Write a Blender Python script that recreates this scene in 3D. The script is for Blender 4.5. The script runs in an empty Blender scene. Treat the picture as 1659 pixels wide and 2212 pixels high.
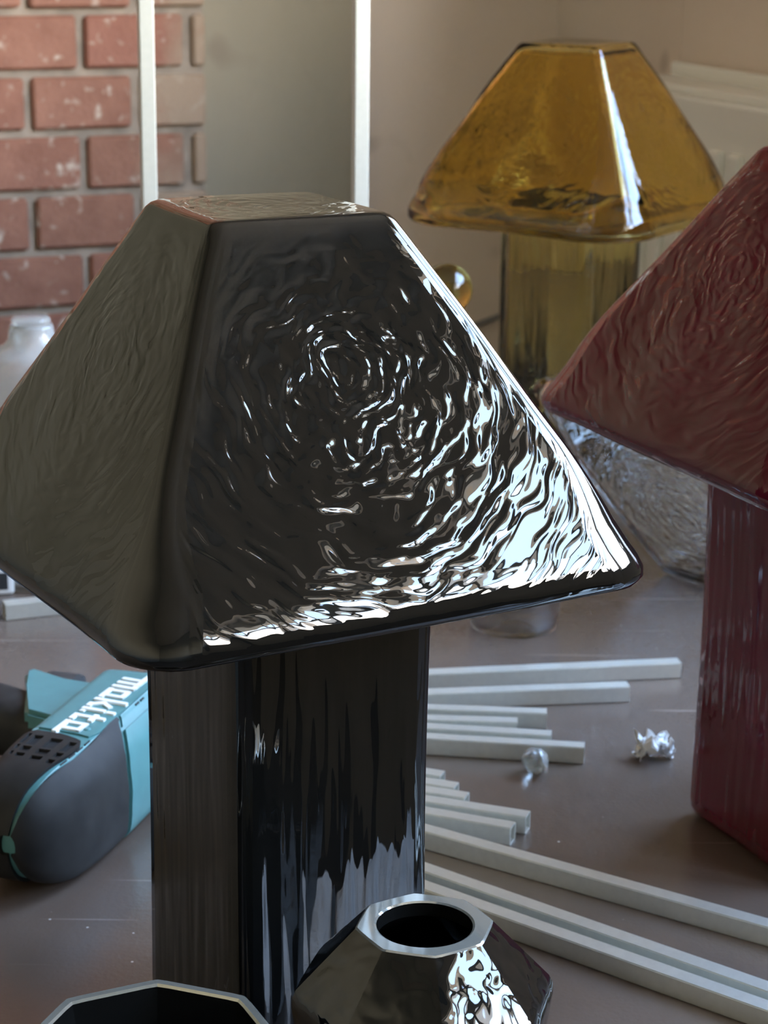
import bpy, bmesh, math, random
from math import sin, cos, pi, sqrt, atan2, radians
from mathutils import Vector, Matrix, noise
from mathutils.geometry import delaunay_2d_cdt

random.seed(7)
noise.seed_set(11)
sc = bpy.context.scene
C = sc.collection

# ------------------------------------------------------------------ camera
TABLE_Z = 0.75
CAM_Z = 1.321
th, roll = 0.2825, 0.0099
fw = Vector((0, cos(th), -sin(th)))
up = Vector((0, sin(th), cos(th)))
rt = Vector((1, 0, 0))
r2 = rt * cos(roll) + up * sin(roll)
u2 = up * cos(roll) - rt * sin(roll)
cam = bpy.data.cameras.new('camera')
cam.sensor_fit = 'VERTICAL'
cam.sensor_height = 36.0
cam.sensor_width = 27.0
cam.lens = 4620 * 36 / 2212
cam.clip_start = 0.02
cam.dof.use_dof = True
cam.dof.focus_distance = 0.96
cam.dof.aperture_fstop = cam.lens / 3.4
camo = bpy.data.objects.new('camera', cam)
C.objects.link(camo)
M = Matrix((r2, u2, -fw)).transposed().to_4x4()
M.translation = (0, 0, CAM_Z)
camo.matrix_world = M
sc.camera = camo

# ------------------------------------------------------------------ world: bright hazy sky, blue higher up
w = bpy.data.worlds.new('sky')
sc.world = w
w.use_nodes = True
wn, wl = w.node_tree.nodes, w.node_tree.links
wn.clear()
tc = wn.new('ShaderNodeTexCoord')
sp = wn.new('ShaderNodeSeparateXYZ')
wl.new(tc.outputs['Generated'], sp.inputs[0])
rmp = wn.new('ShaderNodeValToRGB')
els = rmp.color_ramp.elements
els[0].position = 0.0
els[0].color = (0.10, 0.09, 0.075, 1)
els[1].position = 1.0
els[1].color = (0.20, 0.34, 0.58, 1)
for p, c in ((0.49, (0.16, 0.145, 0.12, 1)), (0.505, (1.0, 0.88, 0.71, 1)), (0.605, (1.0, 0.89, 0.74, 1)), (0.66, (0.48, 0.55, 0.66, 1)), (0.73, (0.24, 0.35, 0.53, 1))):
    e = els.new(p)
    e.color = c
mr = wn.new('ShaderNodeMath')
mr.operation = 'MULTIPLY_ADD'
mr.inputs[1].default_value = 0.5
mr.inputs[2].default_value = 0.5
wl.new(sp.outputs[2], mr.inputs[0])
wl.new(mr.outputs[0], rmp.inputs[0])
bg = wn.new('ShaderNodeBackground')
SKY = 47.0
bg.inputs[1].default_value = SKY
wl.new(rmp.outputs[0], bg.inputs[0])
wo = wn.new('ShaderNodeOutputWorld')
wl.new(bg.outputs[0], wo.inputs[0])

# ------------------------------------------------------------------ exposure
sc.view_settings.view_transform = 'Standard'
sc.view_settings.look = 'None'
sc.view_settings.gamma = 1.0
sc.view_settings.use_curve_mapping = False
sc.view_settings.exposure = 0.48
sc.cycles.use_denoising = True
sc.cycles.use_adaptive_sampling = True
sc.cycles.adaptive_threshold = 0.08
sc.cycles.adaptive_min_samples = 16
sc.cycles.max_bounces = 9
sc.cycles.transmission_bounces = 9
sc.cycles.glossy_bounces = 4
sc.cycles.diffuse_bounces = 4

# ------------------------------------------------------------------ room frame
PSI = radians(22)
E1 = Vector((cos(PSI), sin(PSI), 0))
E2 = Vector((-sin(PSI), cos(PSI), 0))
R0 = Vector((0.51, 2.79, 0))
CEIL = 2.9


def room(u, v, z=0.0):
    return R0 + E1 * u + E2 * v + Vector((0, 0, z))


# windows along the right wall: (v0, v1), sill and head heights
WINS = [(-2.30, -0.50, 2.60), (-3.80, -2.42, 2.30)]      # (start, end, head height)
SILL = 1.30
V0, V1, U0 = -3.9, 0.664, -2.75
for v0, v1, HEAD in WINS:      # daylight portals fill the window openings
    ld = bpy.data.lights.new('window_daylight', 'AREA')
    ld.shape = 'RECTANGLE'
    ld.size = abs(v1 - v0)
    ld.size_y = HEAD - SILL
    ld.cycles.is_portal = True
    lo = bpy.data.objects.new('window_daylight', ld)
    C.objects.link(lo)
    m = Matrix((E2, Vector((0, 0, 1)), E1)).transposed().to_4x4()
    m.translation = room(0.02, (v0 + v1) / 2, (SILL + HEAD) / 2)
    lo.matrix_world = m


# ================================================================== materials
def mat(name):
    m = bpy.data.materials.new(name)
    m.use_nodes = True
    nt = m.node_tree
    b = nt.nodes['Principled BSDF']
    return m, nt, b


class NT:
    """tiny helper to wire maths nodes"""
    def __init__(s, nt):
        s.nt = nt

    def n(s, t, **kw):
        x = s.nt.nodes.new(t)
        for k, v in kw.items():
            setattr(x, k, v)
        return x

    def link(s, a, b):
        s.nt.links.new(a, b)

    def math(s, op, a, b=None, c=None):
        x = s.n('ShaderNodeMath', operation=op)
        for i, v in enumerate((a, b, c)):
            if v is None:
                continue
            if isinstance(v, (int, float)):
                x.inputs[i].default_value = v
            else:
                s.link(v, x.inputs[i])
        return x.outputs[0]

    def xyz(s, a, b, c):
        x = s.n('ShaderNodeCombineXYZ')
        for i, v in enumerate((a, b, c)):
            if isinstance(v, (int, float)):
                x.inputs[i].default_value = v
            else:
                s.link(v, x.inputs[i])
        return x.outputs[0]

    def noise(s, vec, scale=1.0, detail=1.0, rough=0.5, dist=0.0):
        x = s.n('ShaderNodeTexNoise')
        x.inputs['Scale'].default_value = scale
        x.inputs['Detail'].default_value = detail
        x.inputs['Roughness'].default_value = rough
        x.inputs['Distortion'].default_value = dist
        if vec is not None:
            s.link(vec, x.inputs['Vector'])
        return x.outputs['Fac']

    def ramp(s, fac, stops):
        x = s.n('ShaderNodeValToRGB')
        e = x.color_ramp.elements
        while len(e) < len(stops):
            e.new(0.5)
        for i, (p, c) in enumerate(stops):
            e[i].position = p
            e[i].color = c if len(c) == 4 else (*c, 1)
        s.link(fac, x.inputs[0])
        return x.outputs[0]

    def mix(s, fac, a, b):
        x = s.n('ShaderNodeMix', data_type='RGBA')
        for sock, v in ((x.inputs[0], fac), (x.inputs[6], a), (x.inputs[7], b)):
            if isinstance(v, (int, float)):
                sock.default_value = v
            elif isinstance(v, tuple):
                sock.default_value = v if len(v) == 4 else (*v, 1)
            else:
                s.link(v, sock)
        return x.outputs[2]

    def pos(s):
        return s.n('ShaderNodeNewGeometry').outputs['Position']

    def obj(s):
        return s.n('ShaderNodeTexCoord').outputs['Object']

    def bump(s, h, dist, strength=1.0):
        x = s.n('ShaderNodeBump')
        x.inputs['Distance'].default_value = dist
        x.inputs['Strength'].default_value = strength
        s.link(h, x.inputs['Height'])
        return x.outputs['Normal']


def glass_relief(h, kind, big=1.0):
    """hammered mould relief: rings round each face centre on the shade, long streaks on the stem"""
    at = h.n('ShaderNodeAttribute', attribute_name='fc')
    am = h.n('ShaderNodeAttribute', attribute_name='amp')
    s = h.n('ShaderNodeSeparateXYZ')
    h.link(at.outputs['Vector'], s.inputs[0])
    u, v, f = s.outputs
    fo = h.math('MULTIPLY', f, 13.7)
    if kind == 'ring':
        w1 = h.noise(h.xyz(h.math('MULTIPLY', u, 34.0), h.math('MULTIPLY', v, 34.0), h.math('ADD', fo, 5.0)), 1.0, 1.0)
        r0 = h.math('SQRT', h.math('ADD', h.math('ADD', h.math('MULTIPLY', u, u), h.math('MULTIPLY', v, v)), 1e-7))
        r = h.math('ADD', r0, h.math('MULTIPLY', h.math('SUBTRACT', w1, 0.5), h.math('ADD', 0.018, h.math('MULTIPLY', h.math('MAXIMUM', h.math('SUBTRACT', 1.0, h.math('DIVIDE', r0, 0.045)), 0.0), 0.045))))
        cu = h.math('DIVIDE', u, r0)
        sv = h.math('DIVIDE', v, r0)
        ang = h.math('MULTIPLY', h.math('MINIMUM', h.math('DIVIDE', r0, 0.036), 1.0), 4.3)
        vec = h.xyz(h.math('MULTIPLY', r, 172.0), h.math('MULTIPLY', cu, ang), h.math('ADD', h.math('MULTIPLY', sv, ang), fo))
        n1 = h.noise(vec, 1.0, 0.6, 0.4, 0.35)
        n2 = h.noise(h.xyz(h.math('MULTIPLY', u, 26.0), h.math('MULTIPLY', v, 26.0), fo), 1.0, 0.0)
        ht = h.math('ADD', n1, h.math('MULTIPLY', n2, 1.1))
    else:
        vec = h.xyz(h.math('MULTIPLY', u, 120.0), h.math('MULTIPLY', v, 11.0), fo)
        n1 = h.noise(vec, 1.0, 1.0, 0.45, 0.2)
        n2 = h.noise(h.xyz(h.math('MULTIPLY', u, 30.0), h.math('MULTIPLY', v, 9.0), fo), 1.0, 0.0)
        ht = h.math('ADD', n1, h.math('MULTIPLY', n2, 0.8))
    return h.math('MULTIPLY', ht, am.outputs['Fac'])


def black_glass(name, kind, dist):
    m, nt, b = mat(name)
    h = NT(nt)
    n = h.noise(h.obj(), 22.0, 3.0)
    b.inputs['Base Color'].default_value = (0.0035, 0.0036, 0.0034, 1)
    h.link(h.ramp(n, [(0.45, (0.012,) * 3), (0.75, (0.05,) * 3)]), b.inputs['Roughness'])
    b.inputs['IOR'].default_value = 1.55
    if kind:
        h.link(h.bump(glass_relief(h, kind), dist), b.inputs['Normal'])
    return m


def colour_glass(name, col, kind, dist, rough=0.02, ior=1.5):
    m, nt, b = mat(name)
    h = NT(nt)
    b.inputs['Base Color'].default_value = (*col, 1)
    b.inputs['Roughness'].default_value = rough
    b.inputs['IOR'].default_value = ior
    b.inputs['Transmission Weight'].default_value = 1.0
    if kind:
        h.link(h.bump(glass_relief(h, kind), dist), b.inputs['Normal'])
    return m


def maroon_glass(name, kind, dist):
    m, nt, b = mat(name)
    h = NT(nt)
    n = h.noise(h.obj(), 14.0, 2.0)
    h.link(h.ramp(n, [(0.35, (0.095, 0.006, 0.014)), (0.65, (0.120, 0.007, 0.023))]), b.inputs['Base Color'])
    b.inputs['Roughness'].default_value = 0.02
    b.inputs['IOR'].default_value = 1.52
    b.inputs['Subsurface Weight'].default_value = 0.0
    b.inputs['Coat Weight'].default_value = 0.0
    b.inputs['Coat Roughness'].default_value = 0.02
    if kind:
        nr = h.bump(glass_relief(h, kind), dist)
        h.link(nr, b.inputs['Normal'])
        h.link(nr, b.inputs['Coat Normal'])
    return m


def plain(name, col, rough=0.5, metal=0.0, noise_amt=0.0, nscale=60.0, spec=None):
    m, nt, b = mat(name)
    h = NT(nt)
    if noise_amt:
        n = h.noise(h.obj(), nscale, 3.0)
        lo = tuple(c * (1 - noise_amt) for c in col)
        hi = tuple(min(1, c * (1 + noise_amt)) for c in col)
        h.link(h.ramp(n, [(0.3, lo), (0.7, hi)]), b.inputs['Base Color'])
    else:
        b.inputs['Base Color'].default_value = (*col, 1)
    b.inputs['Roughness'].default_value = rough
    b.inputs['Metallic'].default_value = metal
    if spec is not None:
        b.inputs['Specular IOR Level'].default_value = spec
    return m


def plaster(name, c1, c2, spots=False):
    m, nt, b = mat(name)
    h = NT(nt)
    p = h.pos()
    n = h.noise(p, 3.0, 4.0)
    col = h.ramp(n, [(0.3, c1), (0.7, c2)])
    if spots:
        n2 = h.noise(p, 9.0, 1.0)
        f = h.ramp(n2, [(0.70, (0, 0, 0)), (0.76, (1, 1, 1))])
        col = h.mix(h.math('MULTIPLY', f, 0.35), col, (0.16, 0.11, 0.08))
    h.link(col, b.inputs['Base Color'])
    b.inputs['Roughness'].default_value = 0.75
    h.link(h.bump(h.noise(p, 90.0, 3.0), 0.002, 0.4), b.inputs['Normal'])
    return m


def brick_mat():
    m, nt, b = mat('brick_clay')
    h = NT(nt)
    p = h.pos()
    oi = h.n('ShaderNodeObjectInfo')
    n = h.noise(p, 25.0, 4.0)
    base = h.ramp(n, [(0.3, (0.24, 0.112, 0.070)), (0.7, (0.33, 0.165, 0.108))])
    base = h.mix(h.math('MULTIPLY', oi.outputs['Random'], 0.45), base, (0.29, 0.095, 0.07))
    n2 = h.noise(p, 48.0, 2.0, 0.5, 0.2)
    n3 = h.noise(p, 6.0, 1.0)
    msk = h.ramp(h.math('ADD', h.math('MULTIPLY', n2, 0.72), h.math('MULTIPLY', n3, 0.28)), [(0.58, (0, 0, 0)), (0.66, (1, 1, 1))])
    col = h.mix(h.math('MULTIPLY', msk, 0.75), base, (0.62, 0.54, 0.45))
    # old cream paint brushed over the end of the pier, ragged edge
    pa = h.n('ShaderNodeAttribute', attribute_name='edge')
    ne = h.noise(p, 18.0, 3.0)
    pm = h.ramp(h.math('ADD', pa.outputs['Fac'], h.math('MULTIPLY', h.math('SUBTRACT', ne, 0.5), 0.9)), [(0.38, (0, 0, 0)), (0.78, (1, 1, 1))])
    col = h.mix(h.math('MULTIPLY', pm, 0.85), col, (0.36, 0.28, 0.20))
    h.link(col, b.inputs['Base Color'])
    b.inputs['Roughness'].default_value = 0.7
    h.link(h.bump(h.noise(p, 160.0, 3.0), 0.003, 0.5), b.inputs['Normal'])
    return m


def table_mat():
    m, nt, b = mat('brown_laminate')
    h = NT(nt)
    p = h.pos()
    n = h.noise(p, 7.0, 4.0)
    col = h.ramp(n, [(0.3, (0.098, 0.071, 0.056)), (0.7, (0.120, 0.088, 0.070))])
    # pale dust flecks and a few drag scuffs
    vor = h.n('ShaderNodeTexVoronoi')
    vor.inputs['Scale'].default_value = 55.0
    h.link(p, vor.inputs['Vector'])
    fl = h.ramp(vor.outputs['Distance'], [(0.030, (1, 1, 1)), (0.055, (0, 0, 0))])
    keep = h.ramp(h.noise(p, 40.0, 0.0), [(0.50, (0, 0, 0)), (0.55, (1, 1, 1))])
    col = h.mix(h.math('MULTIPLY', fl, keep), col, (0.5, 0.48, 0.45))
    st = h.n('ShaderNodeMapping')
    st.inputs['Rotation'].default_value = (0, 0, radians(28))
    st.inputs['Scale'].default_value = (5.0, 150.0, 1.0)
    h.link(p, st.inputs['Vector'])
    sc_ = h.ramp(h.noise(st.outputs[0], 1.0, 0.0), [(0.80, (0, 0, 0)), (0.84, (1, 1, 1))])
    col = h.mix(h.math('MULTIPLY', sc_, 0.5), col, (0.3, 0.25, 0.22))
    h.link(col, b.inputs['Base Color'])
    rn = h.noise(p, 16.0, 3.0)
    h.link(h.ramp(rn, [(0.3, (0.19,) * 3), (0.7, (0.27,) * 3)]), b.inputs['Roughness'])
    b.inputs['IOR'].default_value = 1.6
    h.link(h.bump(h.noise(p, 300.0, 2.0), 0.0006, 0.35), b.inputs['Normal'])
    return m


MT = {}
MT['black_shade'] = black_glass('black_glass_rippled', 'ring', 0.00095)
MT['black_stem'] = black_glass('black_glass_streaked', 'streak', 0.0010)
def rippled_black(name, scale, dist):
    m = black_glass(name, None, 0)
    h = NT(m.node_tree)
    nz = h.noise(h.obj(), scale, 1.0, 0.45, 0.4)
    h.link(h.bump(nz, dist), m.node_tree.nodes['Principled BSDF'].inputs['Normal'])
    return m


MT['black_facet'] = rippled_black('black_glass_faceted', 75.0, 0.0011)
MT['black_plain'] = black_glass('black_glass_smooth', None, 0)
MT['amber_shade'] = colour_glass('amber_glass_rippled', (0.985, 0.77, 0.27), 'ring', 0.0006)
MT['amber_stem'] = colour_glass('amber_glass_streaked', (0.99, 0.90, 0.50), 'streak', 0.0008)
MT['maroon_shade'] = maroon_glass('maroon_glass_rippled', 'ring', 0.0012)
MT['maroon_stem'] = maroon_glass('maroon_glass_streaked', 'streak', 0.0010)
MT['clear_ripple'] = colour_glass('clear_glass_rippled', (0.97, 0.98, 0.97), 'ring', 0.0016)
MT['clear'] = colour_glass('clear_glass', (0.98, 0.99, 0.98), None, 0)
MT['plastic'] = colour_glass('clear_plastic', (0.97, 0.97, 0.96), None, 0, 0.08, 1.4)
def thin_clear(name, col, frac, rough, milk=0.0):
    m = colour_glass(name, col, None, 0, rough, 1.35)
    nt = m.node_tree
    b = nt.nodes['Principled BSDF']
    b.inputs['Transmission Weight'].default_value = 1.0 - milk
    t = nt.nodes.new('ShaderNodeBsdfTransparent')
    x = nt.nodes.new('ShaderNodeMixShader')
    x.inputs[0].default_value = frac
    nt.links.new(b.outputs[0], x.inputs[1])
    nt.links.new(t.outputs[0], x.inputs[2])
    nt.links.new(x.outputs[0], nt.nodes['Material Output'].inputs['Surface'])
    return m


MT['plastic'] = thin_clear('clear_plastic_film', (0.98, 0.98, 0.97), 0.2, 0.04)
MT['milky'] = thin_clear('milky_clear_glass', (0.85, 0.86, 0.84), 0.25, 0.12, 0.22)
MT['olive'] = colour_glass('olive_gold_glass', (0.62, 0.50, 0.14), None, 0, 0.12)
MT['alu'] = plain('anodised_aluminium', (0.72, 0.72, 0.66), 0.36, 0.7, 0.04, 200)
MT['alu_frame'] = plain('satin_aluminium', (0.46, 0.48, 0.44), 0.45, 0.35, 0.03, 200)
MT['teal'] = plain('teal_plastic', (0.075, 0.215, 0.22), 0.38, 0, 0.06, 80)
MT['rubber'] = plain('worn_black_rubber', (0.017, 0.0165, 0.016), 0.6, 0, 0.4, 45, 0.3)
MT['hole'] = plain('painted_cavity_shade', (0.006, 0.006, 0.006), 0.8)  # near-black colour standing in for shade inside the drill vents
MT['logo'] = plain('white_lettering', (0.85, 0.86, 0.84), 0.4)
MT['steel'] = plain('chuck_steel', (0.20, 0.20, 0.20), 0.3, 0.9)
MT['paper'] = plain('white_tissue', (0.80, 0.79, 0.78), 0.8)
MT['white'] = plain('white_plastic', (0.80, 0.80, 0.78), 0.4)
MT['dark'] = plain('dark_plastic', (0.03, 0.032, 0.035), 0.4)
MT['cable'] = plain('grey_cable', (0.22, 0.22, 0.22), 0.5)
MT['enamel'] = plain('radiator_enamel', (0.86, 0.87, 0.81), 0.35)
MT['table'] = table_mat()
MT['wood'] = plain('table_leg_paint', (0.05, 0.045, 0.04), 0.5)
MT['brick'] = brick_mat()
MT['mortar'] = plain('grey_mortar', (0.30, 0.25, 0.20), 0.9, 0, 0.25, 30)
MT['plaster_a'] = plaster('olive_cream_plaster', (0.285, 0.255, 0.185), (0.325, 0.29, 0.215), True)
MT['plaster_b'] = plaster('pinkish_cream_plaster', (0.70, 0.60, 0.50), (0.76, 0.66, 0.56), True)
MT['wallpaint'] = plaster('olive_wall_paint', (0.165, 0.166, 0.14), (0.20, 0.20, 0.168))
MT['ceiling'] = plaster('ceiling_paint', (0.44, 0.40, 0.34), (0.50, 0.46, 0.39))
MT['floor'] = plaster('dark_floor_boards', (0.06, 0.045, 0.038), (0.09, 0.068, 0.055))
m, nt, b = mat('cut_glass_rim')
b.inputs['Base Color'].default_value = (0.42, 0.42, 0.37, 1)
b.inputs['Roughness'].default_value = 0.09
b.inputs['Metallic'].default_value = 0.75
MT['rim'] = m


# ================================================================== mesh helpers
def link(name, me, material, parent=None, smooth=False):
    if material is not None and not me.materials:
        me.materials.append(material)
    if smooth:
        me.polygons.foreach_set('use_smooth', [True] * len(me.polygons))
    o = bpy.data.objects.new(name, me)
    C.objects.link(o)
    if parent is not None:
        o.parent = parent
    return o


def pyobj(name, verts, faces, material, parent=None, smooth=False):
    me = bpy.data.meshes.new(name)
    me.from_pydata([tuple(v) for v in verts], [], faces)
    me.update()
    bm = bmesh.new()
    bm.from_mesh(me)
    bmesh.ops.recalc_face_normals(bm, faces=bm.faces)
    bm.to_mesh(me)
    bm.free()
    return link(name, me, material, parent, smooth)


def bmobj(name, bm, material, parent=None, smooth=False):
    bmesh.ops.recalc_face_normals(bm, faces=bm.faces)
    me = bpy.data.meshes.new(name)
    bm.to_mesh(me)
    bm.free()
    return link(name, me, material, parent, smooth)


def add_box(bm, c, s, mtx=None, bevel=0.0, seg=2):
    ret = bmesh.ops.create_cube(bm, size=1.0)
    vs = ret['verts']
    for v in vs:
        v.co = Vector((v.co.x * s[0] + c[0], v.co.y * s[1] + c[1], v.co.z * s[2] + c[2]))
    if bevel:
        es = list({e for v in vs for e in v.link_edges})
        r = bmesh.ops.bevel(bm, geom=es, offset=bevel, segments=seg, affect='EDGES', profile=0.5)
        vs = list({v for f in r['faces'] for v in f.verts} | {v for v in vs if v.is_valid})
    if mtx is not None:
        for v in vs:
            v.co = mtx @ v.co


def box(name, c, s, material, parent=None, mtx=None, bevel=0.0, smooth=False):
    bm = bmesh.new()
    add_box(bm, c, s, mtx, bevel)
    return bmobj(name, bm, material, parent, smooth)


ROOM = Matrix((E1, E2, Vector((0, 0, 1)))).transposed().to_4x4()
ROOM.translation = R0


def rbox(name, u0, u1, v0, v1, z0, z1, material, parent=None, bevel=0.0):
    return box(name, ((u0 + u1) / 2, (v0 + v1) / 2, (z0 + z1) / 2), (abs(u1 - u0), abs(v1 - v0), abs(z1 - z0)), material, parent, ROOM, bevel)


def lathe(name, prof, material, parent=None, seg=48, smooth=True, sides=None):
    """closed profile list of (r, z); r==0 ends are welded"""
    verts, faces = [], []
    n = len(prof)
    for r, z in prof:
        for k in range(seg):
            a = 2 * pi * k / seg
            verts.append((r * cos(a), r * sin(a), z))
    for i in range(n - 1):
        for k in range(seg):
            k2 = (k + 1) % seg
            faces.append((i * seg + k, i * seg + k2, (i + 1) * seg + k2, (i + 1) * seg + k))
    me = bpy.data.meshes.new(name)
    me.from_pydata(verts, [], faces)
    bm = bmesh.new()
    bm.from_mesh(me)
    bmesh.ops.remove_doubles(bm, verts=bm.verts, dist=1e-6)
    bmesh.ops.recalc_face_normals(bm, faces=bm.faces)
    bm.to_mesh(me)
    bm.free()
    return link(name, me, material, parent, smooth)


def tube(name, pts, rad, material, parent=None, seg=10):
    verts, faces = [], []
    pts = [Vector(p) for p in pts]
    for i, p in enumerate(pts):
        d = (pts[min(i + 1, len(pts) - 1)] - pts[max(i - 1, 0)]).normalized()
        a = d.orthogonal().normalized() if i == 0 else (a - d * a.dot(d)).normalized()
        b_ = d.cross(a)
        for k in range(seg):
            t = 2 * pi * k / seg
            verts.append(p + (a * cos(t) + b_ * sin(t)) * rad)
    for i in range(len(pts) - 1):
        for k in range(seg):
            k2 = (k + 1) % seg
            faces.append((i * seg + k, i * seg + k2, (i + 1) * seg + k2, (i + 1) * seg + k))
    faces.append(tuple(range(seg)))
    faces.append(tuple(range((len(pts) - 1) * seg, len(pts) * seg)))
    return pyobj(name, verts, faces, material, parent, True)


def tag(o, label, cat, group=None):
    o['label'] = label
    o['category'] = cat
    if group:
        o['group'] = group
    return o


def thing(name, loc, rz, label, cat, group=None):
    o = bpy.data.objects.new(name, None)
    C.objects.link(o)
    o.empty_display_size = 0.05
    o.location = loc
    o.rotation_euler = (0, 0, rz)
    return tag(o, label, cat, group)


def struct(o):
    o['kind'] = 'structure'
    return o


# ================================================================== room shell
struct(rbox('floor', U0 - .25, .25, V0 - .25, V1 + .25, -0.10, 0.0, MT['floor']))
struct(rbox('ceiling', U0 - .25, .25, V0 - .25, V1 + .25, CEIL, CEIL + .1, MT['ceiling']))
struct(rbox('wall_left', U0 - .25, U0, V0, V1, 0, CEIL, MT['wallpaint']))
struct(rbox('wall_front', U0, 0, V0 - .25, V0, 0, CEIL, MT['wallpaint']))
struct(rbox('wall_back', U0, 0, V1, V1 + .25, 0, CEIL, MT['plaster_b']))
# right wall with two window openings
bm = bmesh.new()


def wbox(u0, u1, v0, v1, z0, z1):
    add_box(bm, ((u0 + u1) / 2, (v0 + v1) / 2, (z0 + z1) / 2), (abs(u1 - u0), abs(v1 - v0), abs(z1 - z0)), ROOM)


wbox(0, .25, V0, V1, 0, SILL)
edges = [V0] + sorted([x for w_ in WINS for x in w_[:2]]) + [V1]
for i in range(0, len(edges), 2):
    wbox(0, .25, edges[i], edges[i + 1], SILL, CEIL)
for v0, v1, HEAD in WINS:
    wbox(0, .25, v0, v1, HEAD, CEIL)
wr = struct(bmobj('wall_right', bm, MT['plaster_b']))
# shallow upright battens over the wall lining joints
for vv in (0.28, -0.02, -0.32):
    rbox('lining_batten', -0.0015, 0.001, vv - .006, vv + .006, 0.0, CEIL, MT['plaster_b'], wr, 0.0006)
# window frames
for i, (v0, v1, HEAD) in enumerate(WINS):
    bm = bmesh.new()
    fwid = 0.06
    for a, b_, z0, z1 in ((v0, v1, SILL, SILL + fwid), (v0, v1, HEAD - fwid, HEAD), (v0, v0 + fwid, SILL, HEAD), (v1 - fwid, v1, SILL, HEAD),
                          ((v0 + v1) / 2 - .035, (v0 + v1) / 2 + .035, SILL, HEAD), (v0, v1, 1.86, 1.91)):
        add_box(bm, (0.10, (a + b_) / 2, (z0 + z1) / 2), (0.06, abs(b_ - a), z1 - z0), ROOM)
    wf = struct(bmobj('window_%d' % (i + 1), bm, MT['white']))
    rbox('sill_board', -0.08, 0.1, v0 - .04, v1 + .04, SILL - .03, SILL, MT['white'], wf, 0.004)

# --- brick pier: front plane passes PB, its right end at PE, plaster return beyond
PE = Vector((-0.258, 3.107, 0))
HB, LB = 0.0835, 0.153          # course height, brick pitch
JT = 0.011
XZ0 = 1.321
pier_u = (PE - R0).dot(E1)
pier_v = (PE - R0).dot(E2)
PU = pier_u - 1.02
struct(rbox('wall_lining', U0, PU - .004, pier_v + 0.03, V1, 0, CEIL, MT['wallpaint']))
pier = struct(rbox('wall_brick', PU - .003, pier_u - 0.004, pier_v + 0.010, V1, 0, CEIL, MT['mortar']))
brick_meshes = []
for k in range(3):
    bm = bmesh.new()
    add_box(bm, (0, 0, 0), (LB - JT, 0.05, HB - JT), None, 0.004, 1)
    for v in bm.verts:
        v.co += noise.noise_vector(v.co * 60 + Vector((k * 9, 0, 0))) * 0.0016
    bmesh.ops.recalc_face_normals(bm, faces=bm.faces)
    me = bpy.data.meshes.new('brick')
    bm.to_mesh(me)
    bm.free()
    me.materials.append(MT['brick'])
    brick_meshes.append(me)


def edge_attr(me, fn):
    a = me.attributes.new('edge', 'FLOAT', 'POINT')
    a.data.foreach_set('value', [fn(v.co) for v in me.vertices])


for me in brick_meshes:
    edge_attr(me, lambda c: 0.0)
z_ref = 1.0735          # a bed joint height seen just above the bottle
rows = range(-12, 12)
far_bm = bmesh.new()
for j in rows:
    zc = z_ref + (j + 0.5) * HB
    off = 0.03 if j % 2 == 0 else 0.03 + LB / 2
    for i in range(0, 6):
        uc = pier_u - off - LB * (i + 0.5) + 0.0
        if i == 0:
            # brick next to the painted end: own mesh with paint ramp towards the corner
            me = brick_meshes[(j + i) % 3].copy()
            a = me.attributes['edge']
            du = off + LB * 0.5
            a.data.foreach_set('value', [max(0.0, 0.85 - (du - v.co.x) / 0.15) for v in me.vertices])
        else:
            me = brick_meshes[(j * 5 + i * 7) % 3]
        o = bpy.data.objects.new('brick', me)
        C.objects.link(o)
        o.parent = pier
        mm = ROOM.copy()
        mm.translation = room(uc, pier_v + 0.025 + random.uniform(-.0015, .0015), zc)
        o.matrix_world = mm
    # closer brick at the corner, painted over
    ln = off - JT
    bm = bmesh.new()
    add_box(bm, (0, 0, 0), (ln, 0.05, HB - JT), None, 0.004, 1)
    o = bmobj('brick', bm, MT['brick'], pier)
    edge_attr(o.data, lambda c: 0.80 + c.x * 2.0)
    mm = ROOM.copy()
    mm.translation = room(pier_u - off / 2 + 0.003, pier_v + 0.025, zc)
    o.matrix_world = mm
# the rest of the brickwork higher up and further left
bm = bmesh.new()
for j in list(range(12, 22)) + list(rows):
    zc = z_ref + (j + 0.5) * HB
    off = 0.03 if j % 2 == 0 else 0.03 + LB / 2
    for i in range(0, 6 if j >= 12 else 0):
        uc = pier_u - off - LB * (i + 0.5)
        add_box(bm, (uc, pier_v + 0.025, zc), (LB - JT, 0.05, HB - JT), ROOM)
o = bmobj('brickwork', bm, MT['brick'], pier)
o['kind'] = 'stuff'
edge_attr(o.data, lambda c: 0.0)
# painted plaster face beyond the bricks (olive cream) and its rounded inner corner
struct(rbox('wall_pier', pier_u - 0.004, pier_u + 0.2726, pier_v + 0.06, V1, 0, CEIL, MT['plaster_a'], None, 0.006))
bm = bmesh.new()
vs = []
for k in range(7):
    t = k / 6 * pi / 2
    vs.append((pier_u - 0.002 + 0.022 * (1 - sin(t)), pier_v + 0.061 - 0.030 * (1 - cos(t))))
for u, v in vs + [(pier_u - 0.002, pier_v + 0.061)]:
    bm.verts.new(room(u, v, 0))
bm.faces.new(bm.verts)
r = bmesh.ops.extrude_face_region(bm, geom=list(bm.faces))
for v in r['geom']:
    if isinstance(v, bmesh.types.BMVert):
        v.co.z += CEIL
struct(bmobj('trim_1', bm, MT['plaster_a'], None, False))

# --- radiator on the right wall
rad_o = thing('radiator', room(-0.11, 0, 0), PSI, 'white enamelled panel radiator on the wall behind the amber lamp', 'radiator')
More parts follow.
